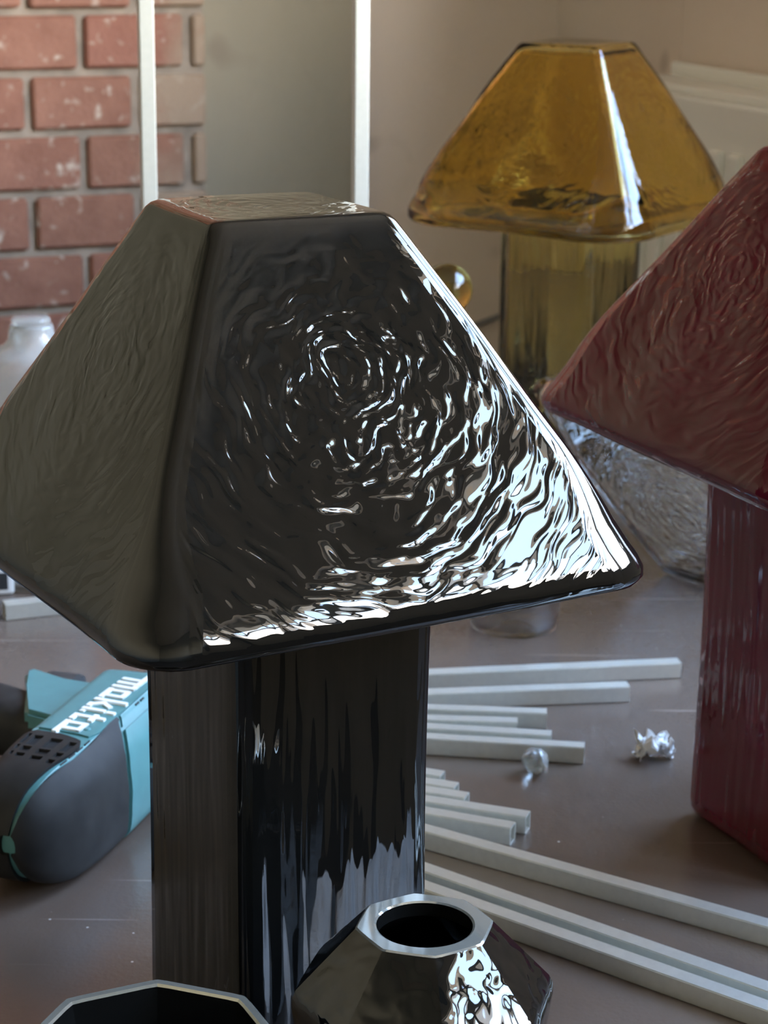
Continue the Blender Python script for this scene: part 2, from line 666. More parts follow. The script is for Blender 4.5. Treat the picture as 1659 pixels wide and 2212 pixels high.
# local frame: x = E1, y = E2
RV0, RV1 = -0.95, 0.27
ZT = 1.070
box('panel', (0.012, (RV0 + RV1) / 2, ZT - 0.30), (0.016, RV1 - RV0, 0.60), MT['enamel'], rad_o, None, 0.005)
k = 0
v = RV1 - 0.05
while v > RV0 + 0.03:
    box('flute', (0.001, v, ZT - 0.31), (0.014, 0.030, 0.50), MT['enamel'], rad_o, None, 0.0055)
    v -= 0.048
box('top_grille', (0.055, (RV0 + RV1) / 2, ZT + 0.004), (0.07, RV1 - RV0, 0.012), MT['enamel'], rad_o, None, 0.003)
box('back_lip', (0.098, (RV0 + RV1) / 2, ZT - 0.01), (0.012, RV1 - RV0, 0.075), MT['enamel'], rad_o, None, 0.004)
box('back_panel', (0.085, (RV0 + RV1) / 2, ZT - 0.31), (0.012, RV1 - RV0 - .02, 0.58), MT['enamel'], rad_o, None, 0.004)
box('end_cover', (0.052, RV1 - 0.004, ZT - 0.30), (0.085, 0.006, 0.60), MT['enamel'], rad_o, None, 0.002)

# ================================================================== table
tu0, tu1, tv0, tv1 = -2.1, -0.16, -1.70, 0.0
tab = thing('work_table', room((tu0 + tu1) / 2, (tv0 + tv1) / 2, 0), PSI, 'large dark brown laminate work table under all the lamps', 'table')
tw, td = tu1 - tu0, tv1 - tv0
box('table_top', (0, 0, TABLE_Z - 0.018), (tw, td, 0.036), MT['table'], tab, None, 0.003)
for sx in (-1, 1):
    for sy in (-1, 1):
        box('leg', (sx * (tw / 2 - .08), sy * (td / 2 - .08), (TABLE_Z - .036) / 2), (0.06, 0.06, TABLE_Z - .036), MT['wood'], tab, None, 0.003)
for sy in (-1, 1):
    box('apron', (0, sy * (td / 2 - .08), TABLE_Z - .076), (tw - .22, 0.025, 0.08), MT['wood'], tab, None, 0.002)


# ================================================================== glass lamps
def ring(h, r, z, rot, ns, na):
    """rounded square outline; returns list of (x, y, u, face, amp, )"""
    r = min(r, h * 0.98)
    out = []
    st = h - r
    for f in range(4):
        a = f * pi / 2
        ca, sa = cos(a), sin(a)
        # face f: outward -y rotated by a ; runs along +x
        for i in range(ns):
            t = -1 + 2 * (i + 0.5) / ns
            x = st * t
            y = -h
            e = (st - abs(x))
            out.append((x * ca - y * sa, x * sa + y * ca, x, f, max(0.0, min(1.0, (e + r * 0.3) / 0.006))))
        for i in range(na):
            q = -pi / 2 + (i + 0.5) / na * pi / 2
            x = st + r * cos(q)
            y = -st + r * sin(q)
            ff = f if i < na / 2 else (f + 1) % 4
            uu = st + r * 0.5 if i < na / 2 else -(st + r * 0.5)
            out.append((x * ca - y * sa, x * sa + y * ca, uu, ff, 0.0))
    cr, sr = cos(rot), sin(rot)
    return [(x * cr - y * sr, x * sr + y * cr, z, u, f, m) for x, y, u, f, m in out]


HT = 0.429      # top of shade above table
HR = 0.266      # rim level


def lerp(a, b, t):
    return a + (b - a) * t


def shade_profile(th_, soft=0.0):
    """outer profile then inner profile; entries (half, z, corner radius, kind, amp)"""
    P = []
    for h in (0.0004, 0.010, 0.020, 0.029, 0.036):
        P.append((h, HT - 0.0012 * (1 - h / 0.036) ** 1, lerp(0.0004, 0.007, h / 0.036) if h > .001 else 0.0003, 'top', 1.0 if h < .03 else 0.5))
    P += [(0.0415, HT + 0.0002, 0.0055, 'top', 0.0), (0.0438, HT - 0.0008, 0.006, 'side', 0.0), (0.0458, HT - 0.0030, 0.006, 'side', 0.0)]
    n = 26
    for i in range(1, n + 1):
        t = i / n
        z = lerp(HT - 0.0030, 0.290, t)
        h = lerp(0.0458, 0.1230, t) + 0.0016 * sin(pi * t) * 0.0
        cr = 0.006 + 0.002 * t + 0.015 * max(0, (t - 0.72) / 0.28) ** 1.6
        cr += soft * 0.022 * max(0, (t - 0.25) / 0.75)
        h += soft * 0.0022 * max(0, (t - 0.5) / 0.5)
        P.append((h, z, cr, 'side', min(1.0, t / 0.08)))
    P += [(0.1282, 0.2800, 0.025, 'side', 1.0), (0.1318, 0.2735, 0.026, 'side', 0.9), (0.1336, 0.2685, 0.026, 'side', 0.6),
          (0.1338, 0.2645, 0.026, 'side', 0.1), (0.1320, 0.2612, 0.026, 'side', 0.0), (0.1275, 0.2592, 0.025, 'side', 0.0), (0.118, 0.2585, 0.030, 'side', 0.0),
          (0.100, 0.2600, 0.026, 'side', 0.2), (0.078, 0.2640, 0.020, 'side', 0.2), (0.060, 0.2660, 0.014, 'side', 0.0), (0.0475, 0.2665, 0.010, 'side', 0.0)]
    I = [(0.0475, 0.2665 + th_, 0.010), (0.060, 0.2660 + th_, 0.014), (0.078, 0.264 + th_, 0.020), (0.100, 0.26 + th_, 0.026), (0.117, 0.2588 + th_, 0.030),
         (0.1225, 0.2605 + th_, 0.030), (0.1262, 0.2665 + th_ * .3, 0.030), (0.1258, 0.2715, 0.030), (0.1225, 0.2790, 0.028), (0.1175, 0.2885, 0.024)]
    for i in range(n - 1, 0, -1):
        t = i / n
        z = lerp(HT - 0.0030, 0.290, t) - 0.001
        h = lerp(0.0458, 0.1230, t) - th_ * 1.05
        I.append((h, z, 0.007 + 0.014 * max(0, (t - 0.72) / 0.28) ** 1.6))
    I += [(0.036, HT - th_ - .001, 0.006), (0.020, HT - th_ - .001, 0.004), (0.0004, HT - th_ - 0.001, 0.0003)]
    for h, z, cr in I:
        P.append((h, z, cr, 'in', 0.0))
    return P


def shade_mesh(name, twist=0.0, thick=0.0042, seed=0, ns=26, na=9, soft=0.0, famp=(1, 1, 1, 1)):
    P = shade_profile(thick, soft)
    if soft:
        P = [(h, z - (0.006 * soft if z < 0.268 else 0), cr + (soft * 0.022 if z < 0.2845 and h > .07 else 0), kd, a) for h, z, cr, kd, a in P]
    verts, fc, amp = [], [], []
    n = 4 * (ns + na)
    zc = 0.362          # swirl centre height on the faces
    for h, z, cr, kind, am in P:
        rot = twist * (z - HR) / (HT - HR)
        for (x, y, zz, u, f, m) in ring(h, cr, z, rot, ns, na):
            q = Vector((x, y, zz))
            # slight hand-made unevenness
            q += noise.noise_vector(q * 14 + Vector((seed, 0, 0))) * 0.0012
            verts.append(q)
            if kind == 'top':
                fc.append((x, y, 5.0))
                amp.append(am)
            else:
                fc.append((u, (z - zc) * 1.14, float(f)))
                amp.append(am * m * famp[f])
    faces = []
    for i in range(len(P) - 1):
        for k in range(n):
            k2 = (k + 1) % n
            faces.append((i * n + k, (i + 1) * n + k, (i + 1) * n + k2, i * n + k2))
    faces.append(tuple(range(n)))
    faces.append(tuple(range((len(P) - 1) * n, len(P) * n)))
    me = bpy.data.meshes.new(name)
    me.from_pydata(verts, [], faces)
    a = me.attributes.new('fc', 'FLOAT_VECTOR', 'POINT')
    a.data.foreach_set('vector', [c for t in fc for c in t])
    a = me.attributes.new('amp', 'FLOAT', 'POINT')
    a.data.foreach_set('value', amp)
    bm = bmesh.new()
    bm.from_mesh(me)
    bmesh.ops.recalc_face_normals(bm, faces=bm.faces)
    bm.to_mesh(me)
    bm.free()
    return me


def stem_mesh(name, half=0.0545, top=0.2655, thick=0.004, seed=0, ns=16, na=8):
    P = []
    cr = 0.006
    P += [(0.0004, 0.0, 0.0003, 0), (0.030, 0.0, 0.008, 0), (half - 0.007, 0.0, 0.010, 0), (half - 0.0025, 0.0022, cr, 0), (half - 0.0004, 0.007, cr, 0.2)]
    for i in range(24):
        t = i / 23
        z = lerp(0.013, top - 0.002, t)
        P.append((half - 0.0012 * sin(pi * t), z, cr, 1.0))
    P += [(half - .001, top, cr, 0.2), (half - thick, top, cr, 0), (half - thick - .001, top - .006, 0.008, 0), (half - thick - .001, 0.012, 0.008, 0), (half - 0.012, thick + .003, 0.008, 0), (0.0004, thick + .002, 0.0003, 0)]
    verts, fc, amp = [], [], []
    n = 4 * (ns + na)
    for h, z, c_, am in P:
        for (x, y, zz, u, f, m) in ring(h, c_, z, 0, ns, na):
            q = Vector((x, y, zz))
            d = noise.noise_vector(Vector((q.x * 22, q.y * 22, q.z * 8 + seed))) * 0.0008
            d.z = 0
            verts.append(q + d)
            fc.append((u, z, float(f) + 8))
            amp.append(am * m)
    faces = []
    for i in range(len(P) - 1):
        for k in range(n):
            k2 = (k + 1) % n
            faces.append((i * n + k, (i + 1) * n + k, (i + 1) * n + k2, i * n + k2))
    faces.append(tuple(range(n)))
    faces.append(tuple(range((len(P) - 1) * n, len(P) * n)))
    me = bpy.data.meshes.new(name)
    me.from_pydata(verts, [], faces)
    a = me.attributes.new('fc', 'FLOAT_VECTOR', 'POINT')
    a.data.foreach_set('vector', [c for t in fc for c in t])
    a = me.attributes.new('amp', 'FLOAT', 'POINT')
    a.data.foreach_set('value', amp)
    bm = bmesh.new()
    bm.from_mesh(me)
    bmesh.ops.recalc_face_normals(bm, faces=bm.faces)
    bm.to_mesh(me)
    bm.free()
    return me


def lamp(x, y, yaw, mats, label, seed, twist=0.0, stem_off=(0, 0), thick=0.0042, scale=1.0, stem_half=0.0545, soft=0.0, famp=(1, 1, 1, 1), lean=0.0):
    t = thing('table_lamp', (x, y, TABLE_Z), yaw, label, 'lamp', 'square mushroom glass lamps')
    sh = link('shade', shade_mesh('shade', twist, thick, seed, soft=soft, famp=famp), mats[0], t, True)
    for v in sh.data.vertices:
        q = lean * (v.co.z - HR) / (HT - HR)
        v.co.x = v.co.x * scale + q * cos(yaw)
        v.co.y = v.co.y * scale - q * sin(yaw)
    s = link('stem', stem_mesh('stem', half=stem_half, seed=seed + 3.3, thick=thick), mats[1], t, True)
    s.location = (stem_off[0], stem_off[1], 0)
    return t


lamp(-0.0505, 1.0, 0.519, (MT['black_shade'], MT['black_stem']), 'glossy black rippled-glass mushroom lamp in the foreground with square stem', 0.0, -0.06, famp=(1, 1, 1, 0.5), lean=-0.0055, stem_off=(0.0018, -0.0010))
lamp(0.188, 2.172, 0.985, (MT['amber_shade'], MT['amber_stem']), 'transparent amber glass mushroom lamp standing in front of the radiator', 5.0, 0.05, soft=1.0)
lamp(0.281, 1.244, 0.423, (MT['maroon_shade'], MT['maroon_stem']), 'deep maroon glass mushroom lamp cut off by the right edge', 9.0, 0.0, scale=1.087, stem_half=0.0635)

# inverted clear shade standing on its small face behind the maroon lamp
cs = tag(link('glass_lampshade', shade_mesh('glass_lampshade', 0.0, 0.005, 2.0), MT['clear_ripple'], None, True),
         'clear rippled glass lampshade standing upside down behind the maroon lamp', 'lampshade')
for v in cs.data.vertices:
    v.co.z -= HT
bm = bmesh.new()
bm.from_mesh(cs.data)
for v in bm.verts:
    v.co.z = -v.co.z
    v.co.x = -v.co.x
bm.to_mesh(cs.data)
bm.free()
cs.location = (0.305, 1.781, TABLE_Z + 0.0016)
cs.rotation_euler = (0, 0, radians(45))


# ================================================================== faceted black vessels
def octo(name, levels, loc, rz, material, parent=None, n=8, bev=0.0):
    """levels: (radius, z, roundness 0..1 towards a circle)"""
    seg = 64
    verts, faces = [], []
    for R, z, rd in levels:
        for k in range(seg):
            a = 2 * pi * k / seg
            d = ((a + pi / n) % (2 * pi / n)) - pi / n        # angle from nearest vertex
            e = abs(d)
            rp = cos(pi / n) / cos(pi / n - e)
            rp = min(rp, 0.992)
            rr = R * lerp(rp, 0.975, rd)
            verts.append((rr * cos(a), rr * sin(a), z))
    for i in range(len(levels) - 1):
        for k in range(seg):
            k2 = (k + 1) % seg
            faces.append((i * seg + k, i * seg + k2, (i + 1) * seg + k2, (i + 1) * seg + k))
    o = pyobj(name, verts, faces, material, parent, True)
    md = o.modifiers.new('edge', 'EDGE_SPLIT')
    md.split_angle = radians(24)
    return o


vz = thing('faceted_vase', (0.0195, 0.848, TABLE_Z), 0, 'small black octagonal faceted glass vase with a pale cut rim', 'vase')
rv = radians(8)
outer = [(0.001, 0.0, 0), (0.042, 0.0, 0), (0.045, 0.002, 0), (0.0572, 0.088, 0), (0.0590, 0.1000, 0), (0.0588, 0.1050, 0), (0.0570, 0.1092, 0.1), (0.0314, 0.1364, 0.10), (0.0309, 0.137, 0.12)]
o = octo('body', outer, (0, 0, 0), 0, MT['black_facet'], vz)
o.rotation_euler.z = rv
o = octo('rim', [(0.0309, 0.137, 0.12), (0.0299, 0.1376, 0.12), (0.0227, 0.1376, 1.0), (0.0217, 0.137, 1.0)], (0, 0, 0), 0, MT['rim'], vz)
o.rotation_euler.z = rv
o = octo('lining', [(0.0217, 0.137, 1.0), (0.0212, 0.131, 1.0), (0.049, 0.104, 0.6), (0.052, 0.095, .4), (0.040, 0.010, .3), (0.001, 0.008, 1)], (0, 0, 0), 0, MT['black_plain'], vz)
o.rotation_euler.z = rv

bw = thing('faceted_bowl', (-0.0945, 0.790, TABLE_Z), 0, 'black octagonal glass bowl with a pale rim in the bottom left corner', 'bowl')
rb = radians(3)
o = octo('body', [(0.001, 0, 0), (0.030, 0, 0), (0.034, 0.003, 0), (0.053, 0.102, 0), (0.0555, 0.1085, 0), (0.0553, 0.1105, 0)], (0, 0, 0), 0, MT['black_plain'], bw)
o.rotation_euler.z = rb
o = octo('rim', [(0.0553, 0.1105, 0), (0.0543, 0.1115, 0), (0.0513, 0.1112, 0), (0.0505, 0.110, 0)], (0, 0, 0), 0, MT['rim'], bw)
o.rotation_euler.z = rb
o = octo('lining', [(0.0505, 0.110, 0), (0.049, 0.102, 0), (0.030, 0.012, 0), (0.001, 0.010, 0)], (0, 0, 0), 0, MT['black_plain'], bw)
o.rotation_euler.z = rb


# ================================================================== aluminium square tubes
def alu_tube(near_a, near_b, label, x_left=None, wid=0.011, hgt=0.012, ext=0.0, wall=0.0011):
    """tube lying on the table; near_a/near_b: points on its near top edge (left, right)"""
    a = Vector((near_a[0], near_a[1], 0))
    b_ = Vector((near_b[0], near_b[1], 0))
    d = (b_ - a).normalized()
    n = Vector((-d.y, d.x, 0))
    if x_left is not None:
        a = a + d * ((x_left - a.x) / d.x)
    b_ = b_ + d * ext
    L = (b_ - a).length
    bm = bmesh.new()
    o_ = [(0, 0), (wid, 0), (wid, hgt), (0, hgt)]
    i_ = [(wall, wall), (wid - wall, wall), (wid - wall, hgt - wall), (wall, hgt - wall)]
    vs = []
    for x in (0, L):
        vs.append(([bm.verts.new((x, p, q)) for p, q in o_], [bm.verts.new((x, p, q)) for p, q in i_]))
    for k in range(4):
        k2 = (k + 1) % 4
        bm.faces.new((vs[0][0][k], vs[0][0][k2], vs[1][0][k2], vs[1][0][k]))
        bm.faces.new((vs[0][1][k], vs[0][1][k2], vs[1][1][k2], vs[1][1][k]))
        for s in (0, 1):
            bm.faces.new((vs[s][0][k], vs[s][0][k2], vs[s][1][k2], vs[s][1][k]))
    bmesh.ops.recalc_face_normals(bm, faces=bm.faces)
    long = [e for e in bm.edges if abs((e.verts[0].co - e.verts[1].co).x) > L * .9 and all(v.co.y in (0, wid) and v.co.z in (0, hgt) or (abs(v.co.y) < 1e-7 or abs(v.co.y - wid) < 1e-6) for v in e.verts)]
    bmesh.ops.bevel(bm, geom=long, offset=0.0006, segments=2, affect='EDGES')
    o = bmobj('aluminium_tube', bm, MT['alu'])
    m = Matrix((d, n, Vector((0, 0, 1)))).transposed().to_4x4()
    m.translation = a + Vector((0, 0, TABLE_Z + 0.0002))
    o.matrix_world = m
    return tag(o, label, 'metal tube', 'aluminium square tubes on the table')


alu_tube((0.0375, 1.4937), (0.2262, 1.5229), 'silver square tube lying furthest back, nearest the clear cup', -0.10, 0.0125)
alu_tube((0.0367, 1.4526), (0.1818, 1.4717), 'silver square tube second from the clear cup, ending in mid table', -0.10, 0.0125)
alu_tube((0.0361, 1.4225), (0.1168, 1.4166), 'silver tube at the back of the bundle of four behind the plastic scrap', -0.02)
alu_tube((0.0358, 1.4021), (0.0951, 1.3985), 'shortest-showing silver tube, second in the bundle of four', -0.02)
alu_tube((0.0354, 1.3857), (0.1167, 1.3751), 'silver tube third in the bundle of four, just behind the front one', -0.02)
alu_tube((0.0351, 1.3671), (0.1379, 1.354), 'silver tube at the front of the bundle of four, touching the plastic scrap', -0.02)
alu_tube((0.0324, 1.3046), (0.0384, 1.3024), 'silver tube end barely showing beside the black stem, back of the lower fan', -0.05)
alu_tube((0.0320, 1.2891), (0.0470, 1.2836), 'silver tube end second from the back in the lower fan', -0.05)
alu_tube((0.0318, 1.2755), (0.0533, 1.2677), 'silver tube end third from the back in the lower fan', -0.05)
alu_tube((0.0316, 1.2605), (0.0910, 1.2392), 'silver tube with open hollow end, longer of the hollow pair', -0.05)
alu_tube((0.0312, 1.2420), (0.0804, 1.2224), 'silver tube with open hollow end, shorter and nearer of the pair', -0.03)
alu_tube((0.0293, 1.2151), (0.2188, 1.093), 'long silver tube running off right, passing nearest the maroon lamp base', -0.01, 0.011, ext=0.16)
alu_tube((0.0283, 1.1586), (0.2063, 1.0194), 'long silver tube running off right, middle of the three long ones', -0.03, 0.011, ext=0.18)
alu_tube((0.0279, 1.1347), (0.2028, 0.9988), 'long silver tube running off right, nearest the faceted vase', -0.03, 0.011, ext=0.18)
alu_tube((-0.3054, 1.6395), (-0.2742, 1.6511), 'silver square tube under the left corner of the black shade', None, 0.0135, 0.0135, ext=0.10)

# upright frame behind the black lamp
fr = thing('aluminium_stand', (-0.111, 1.8, TABLE_Z), 0, 'tall narrow pale aluminium stand of two uprights behind the black lamp', 'stand')


def post(name, x, z0, z1, rz):
    bm = bmesh.new()
    add_box(bm, (0, 0, (z0 + z1) / 2), (0.0122, 0.0122, z1 - z0), None, 0.0008, 2)
    o = bmobj(name, bm, MT['alu_frame'], fr)
    o.location = (x, 0, 0)
    o.rotation_euler = (0, 0, rz)
    return o


post('upright', -0.0890, 0.012, 0.78, radians(15))
post('upright', 0.0880, 0.012, 0.78, radians(15))
box('bottom_rail', (0, 0, 0.006), (0.20, 0.0122, 0.012), MT['alu_frame'], fr, None, 0.0008)
box('top_rail', (0, 0, 0.786), (0.20, 0.0122, 0.012), MT['alu_frame'], fr, None, 0.0008)
for x in (-0.089, 0.088):
    box('foot', (x, 0, 0.006), (0.0122, 0.14, 0.012), MT['alu_frame'], fr, None, 0.0008)

# ================================================================== cordless drill, lying on its side
DA = radians(73.5)
dr = thing('cordless_drill', (-0.2135, 1.142, TABLE_Z + 0.0028), DA, 'teal and black cordless drill lying on its side left of the black stem', 'power drill')
SEC = [(-0.024, 0.0015), (-0.0315, 0.008), (-0.0325, 0.030), (-0.0275, 0.053), (-0.0170, 0.0680), (-0.0125, 0.0705), (0.0195, 0.0705), (0.0265, 0.0675), (0.0335, 0.050), (0.0345, 0.020), (0.026, 0.002), (0.0, 0.0008)]
NS = len(SEC)


def sec(phi):
    i = int(math.floor(phi)) % NS
    t = phi - math.floor(phi)
    p0, p1, p2, p3 = (SEC[(i + k) % NS] for k in (-1, 0, 1, 2))
    o = []
    for a, b_, c, d in zip(p0, p1, p2, p3):
        # gentle Catmull-Rom (tension reduced to keep the flats flat)
        m1, m2 = (c - a) * 0.35, (d - b_) * 0.35
        h00, h10, h01, h11 = 2 * t ** 3 - 3 * t * t + 1, t ** 3 - 2 * t * t + t, -2 * t ** 3 + 3 * t * t, t ** 3 - t * t
        o.append(h00 * b_ + h10 * m1 + h01 * c + h11 * m2)
    return o


DL = 0.215


def body_pt(x, phi, off=0.0):
    def raw(x, phi):
        y, z = sec(phi)
        sy = sqrt(max(0.0, 1 - (max(0, 0.080 - x) / 0.0876) ** 2.3))
        sz = sqrt(max(0.0, 1 - (max(0, 0.040 - x) / 0.0475) ** 2.4))
        if x > 0.19:
            q = 1 - 0.28 * ((x - 0.19) / 0.025)
            sy *= q
            sz *= q
        zc = 0.036
        yc = 0.000
        lift = 0.0
        return Vector((x, yc + (y - yc) * sy, zc + (z - zc) * sz + lift))
    p = raw(x, phi)
    if off:
        e = 0.002
        dx = raw(x + e, phi) - raw(x - e, phi)
        dp = raw(x, phi + 0.05) - raw(x, phi - 0.05)
        n = dx.cross(dp)
        if n.length > 1e-12:
            n.normalize()
            c = Vector((x, 0, 0.036))
            if n.dot(p - c) < 0:
                n = -n
            p = p + n * off
    return p


# core shell
nx, nph = 60, 96
verts, faces = [], []
for i in range(nx + 1):
    t = i / nx
    x = -0.0073 + (DL + 0.0073) * (t ** 1.4)
    for k in range(nph):
        verts.append(body_pt(x, k * NS / nph))
for i in range(nx):
    for k in range(nph):
        k2 = (k + 1) % nph
        faces.append((i * nph + k, i * nph + k2, (i + 1) * nph + k2, (i + 1) * nph + k))
faces.append(tuple(range(nph)))
faces.append(tuple(range(nx * nph, (nx + 1) * nph)))
body = pyobj('body_shell', verts, faces, MT['teal'], dr, True)


def patch(name, poly, off, thick, material, parent, step=0.006, holes=()):
    """raised skin over the body: polygon in (x, phi*0.02)"""
    K = 0.018
    pts = []
    P = [(x, p * K) for x, p in poly]

    def dens(P):
        o = []
        for i in range(len(P)):
            a, b_ = Vector(P[i]), Vector(P[(i + 1) % len(P)])
            n = max(1, int((b_ - a).length / step))
            for k in range(n):
                o.append(a.lerp(b_, k / n))
        return o
    B = dens(P)
    loops = [B]

    def inside(q, L):
        c = False
        j = len(L) - 1
        for i in range(len(L)):
            if (L[i].y > q.y) != (L[j].y > q.y) and q.x < (L[j].x - L[i].x) * (q.y - L[i].y) / (L[j].y - L[i].y) + L[i].x:
                c = not c
            j = i
        return c
    allv = list(B)
    edg = [(i, (i + 1) % len(B)) for i in range(len(B))]
    HL = [dens([(x, p * K) for x, p in hp]) for hp in holes]
    for Hl in HL:
        n0 = len(allv)
        allv += Hl
        edg += [(n0 + i, n0 + (i + 1) % len(Hl)) for i in range(len(Hl))]
    xs = [p.x for p in B]
    ys = [p.y for p in B]
    x = min(xs) + step * .5
    while x < max(xs):
        y = min(ys) + step * .5
        while y < max(ys):
            q = Vector((x, y))
            if inside(q, B) and min((q - p).length for p in B) > step * 0.45 and not any(inside(q, Hl) or min((q - p).length for p in Hl) < step * 0.4 for Hl in HL):
                allv.append(q)
            y += step
        x += step
    res = delaunay_2d_cdt([Vector((p.x, p.y)) for p in allv], edg, [], 0, 1e-6)
    V, F = res[0], res[2]
    F = [f for f in F if inside(sum((V[i] for i in f), Vector((0, 0))) / len(f), B) and not any(inside(sum((V[i] for i in f), Vector((0, 0))) / len(f), Hl) for Hl in HL)]
    bm = bmesh.new()
    top = [bm.verts.new(body_pt(v.x, v.y / K, off)) for v in V]
    for f in F:
        try:
            bm.faces.new([top[i] for i in f])
        except ValueError:
            pass
    bmesh.ops.recalc_face_normals(bm, faces=bm.faces)
    low = {i: bm.verts.new(body_pt(v.x, v.y / K, off - thick)) for i, v in enumerate(V)}
    bnd = [e for e in bm.edges if e.is_boundary]
    idx = {v: i for i, v in enumerate(top)}
    for e in bnd:
        a, b_ = idx[e.verts[0]], idx[e.verts[1]]
        try:
            bm.faces.new((top[a], top[b_], low[b_], low[a]))
        except ValueError:
            pass
    bmesh.ops.delete(bm, geom=[v for v in bm.verts if not v.link_faces], context='VERTS')
    o = bmobj(name, bm, material, parent, True)
    md = o.modifiers.new('edge', 'EDGE_SPLIT')
    md.split_angle = radians(50)
    return o


# rear rubber cap (wraps the back end and the vented corner of the upper side)
VENTS = []
for k, ph in enumerate((5.02, 5.36, 5.70, 6.04)):
    xo = 0.002 * k
    for a, b_ in ((0.0490, 0.0640), (0.0395, 0.0465), (0.0310, 0.0360)):
        VENTS.append([(a + xo, ph), (b_ + xo, ph), (b_ + xo, ph + 0.20), (a + xo, ph + 0.20)])
patch('rear_cap', [(-0.0070, 5.25), (0.010, 5.15), (0.030, 4.95), (0.048, 4.72), (0.060, 4.72), (0.068, 5.0), (0.0745, 5.5), (0.076, 6.0), (0.072, 6.7), (0.078, 7.3), (0.115, 7.5), (0.120, 8.0), (0.120, 11.0), (-0.0070, 11.0)], 0.0024, 0.005, MT['rubber'], dr, 0.0035, VENTS)
# side rubber panel round the back end and the near flank
patch('side_grip', [(-0.0070, -0.45), (-0.0070, 4.65), (0.010, 4.50), (0.030, 4.22), (0.050, 4.08), (0.070, 4.22), (0.100, 4.58), (0.1132, 4.60), (0.1145, 4.2), (0.107, 3.6), (0.099, 3.2), (0.093, 2.6), (0.088, 1.8), (0.086, -0.45)], 0.0018, 0.004, MT['rubber'], dr, 0.004)
# raised label panel carrying the lettering
patch('label_panel', [(0.0785, 4.95), (0.082, 5.6), (0.084, 6.3), (0.080, 6.9), (0.205, 6.75), (0.205, 4.75), (0.130, 4.62), (0.088, 4.55)], 0.0012, 0.004, MT['teal'], dr, 0.005)
# front teal flank plate
patch('front_flank', [(0.090, 0.3), (0.092, 1.8), (0.097, 2.6), (0.103, 3.15), (0.112, 3.6), (0.205, 3.6), (0.205, 0.3)], 0.0024, 0.005, MT['teal'], dr, 0.005)
patch('upper_flank', [(0.113, 3.72), (0.118, 4.1), (0.118, 4.5), (0.205, 4.62), (0.205, 3.72)], 0.0014, 0.004, MT['teal'], dr, 0.005)


def slot(name, x0, x1, p0, p1, off, material):
    return patch(name, [(x0, p0), (x1, p0), (x1, p1), (x0, p1)], off, 0.0008, material, dr, 0.003)


# thin dark plates behind the cap openings, standing in for the shade inside
for hp in VENTS:
    xs_, ps_ = [x for x, p in hp], [p for x, p in hp]
    slot('vent_shade_plate', min(xs_) - .0008, max(xs_) + .0008, min(ps_) - .03, max(ps_) + .03, 0.0005, MT['hole'])
for k in range(4):  # dark patches on the uncut shell paint the shade of further slots
    x = 0.036 + 0.0105 * k
    p = 4.42 + 0.035 * k
    slot('vent_shade_plate', x, x + 0.0072, p, p + 0.20, 0.0007, MT['hole'])
slot('vent_shade_plate', 0.148, 0.153, 4.05, 4.35, 0.0022, MT['hole'])  # two more uncut slots, their shade painted as dark patches
slot('vent_shade_plate', 0.140, 0.145, 4.05, 4.35, 0.0022, MT['hole'])

# lettering: reads from the front end towards the back, upside down to the viewer
WD = 0.25
letters = [
    ([[(-0.75, 1.0), (1.22, 1.0)], [(0.12, 1.0), (0.12, 0.0)], [(0.67, 1.0), (0.67, 0.0)], [(1.22, 1.0), (1.22, 0.0)]], 1.22),
    ([[(0.0, 0.0), (0.0, 1.0)], [(0.0, 1.0), (0.72, 1.0)], [(0.72, 1.0), (0.72, 0.0)], [(0.0, 0.0), (0.95, 0.0)]], 0.95),
    ([[(0.0, 0.0), (0.0, 1.55)], [(0.0, 0.42), (0.35, 0.55)], [(0.25, 0.50), (0.62, 1.02)], [(0.25, 0.55), (0.66, 0.0)], [(0.60, 0.0), (0.80, 0.0)]], 0.80),
    ([[(0.0, 0.0), (0.0, 1.0)], [(0.0, 0.0), (0.22, 0.0)], [(0.0, 1.33), (0.0, 1.55)]], 0.22),
    ([[(0.18, 1.45), (0.18, 0.0)], [(0.18, 0.0), (0.60, 0.0)], [(0.0, 1.0), (0.55, 1.0)]], 0.60),
    ([[(0.0, 0.0), (0.0, 1.0)], [(0.0, 1.0), (0.72, 1.0)], [(0.72, 1.0), (0.72, 0.0)], [(0.0, 0.0), (1.20, 0.0)]], 1.0),
]
bm = bmesh.new()
cx = 0.0
si = 0
for strokes, adv in letters:
    for (ax, ay), (bx_, by) in strokes:
        a = Vector((cx + ax, ay, 0))
        b_ = Vector((cx + bx_, by, 0))
        d = (b_ - a).normalized()
        n = Vector((-d.y, d.x, 0))
        a -= d * WD * .5
        b_ += d * WD * .5
        q = [a + n * WD * .5, a - n * WD * .5, b_ - n * WD * .5, b_ + n * WD * .5]
        si += 1
        dz = 0.013 * (si % 5)          # strokes overlap at slightly different heights
        lo = [bm.verts.new((p.x, p.y, -0.14 - dz)) for p in q]
        hi = [bm.verts.new((p.x, p.y, 0.05 + dz)) for p in q]
        bm.faces.new(hi)
        bm.faces.new(lo[::-1])
        for k in range(4):
            bm.faces.new((lo[k], lo[(k + 1) % 4], hi[(k + 1) % 4], hi[k]))
    cx += adv + 0.46
LS = 0.1085 / (cx + 0.6)
for v in bm.verts:
    x, y, z = v.co
    x += y * 0.12
    # drill local: reading direction -x, letter tops towards -y
    xx = 0.1865 - (x + 0.75) * LS
    v.co = Vector((xx, 0.0098 - 0.055 * (xx - 0.078) - y * LS * 0.98, 0.0722 + z * 0.011))
logo = bmobj('lettering', bm, MT['logo'], dr)
logo['label'] = 'raised white lettering'
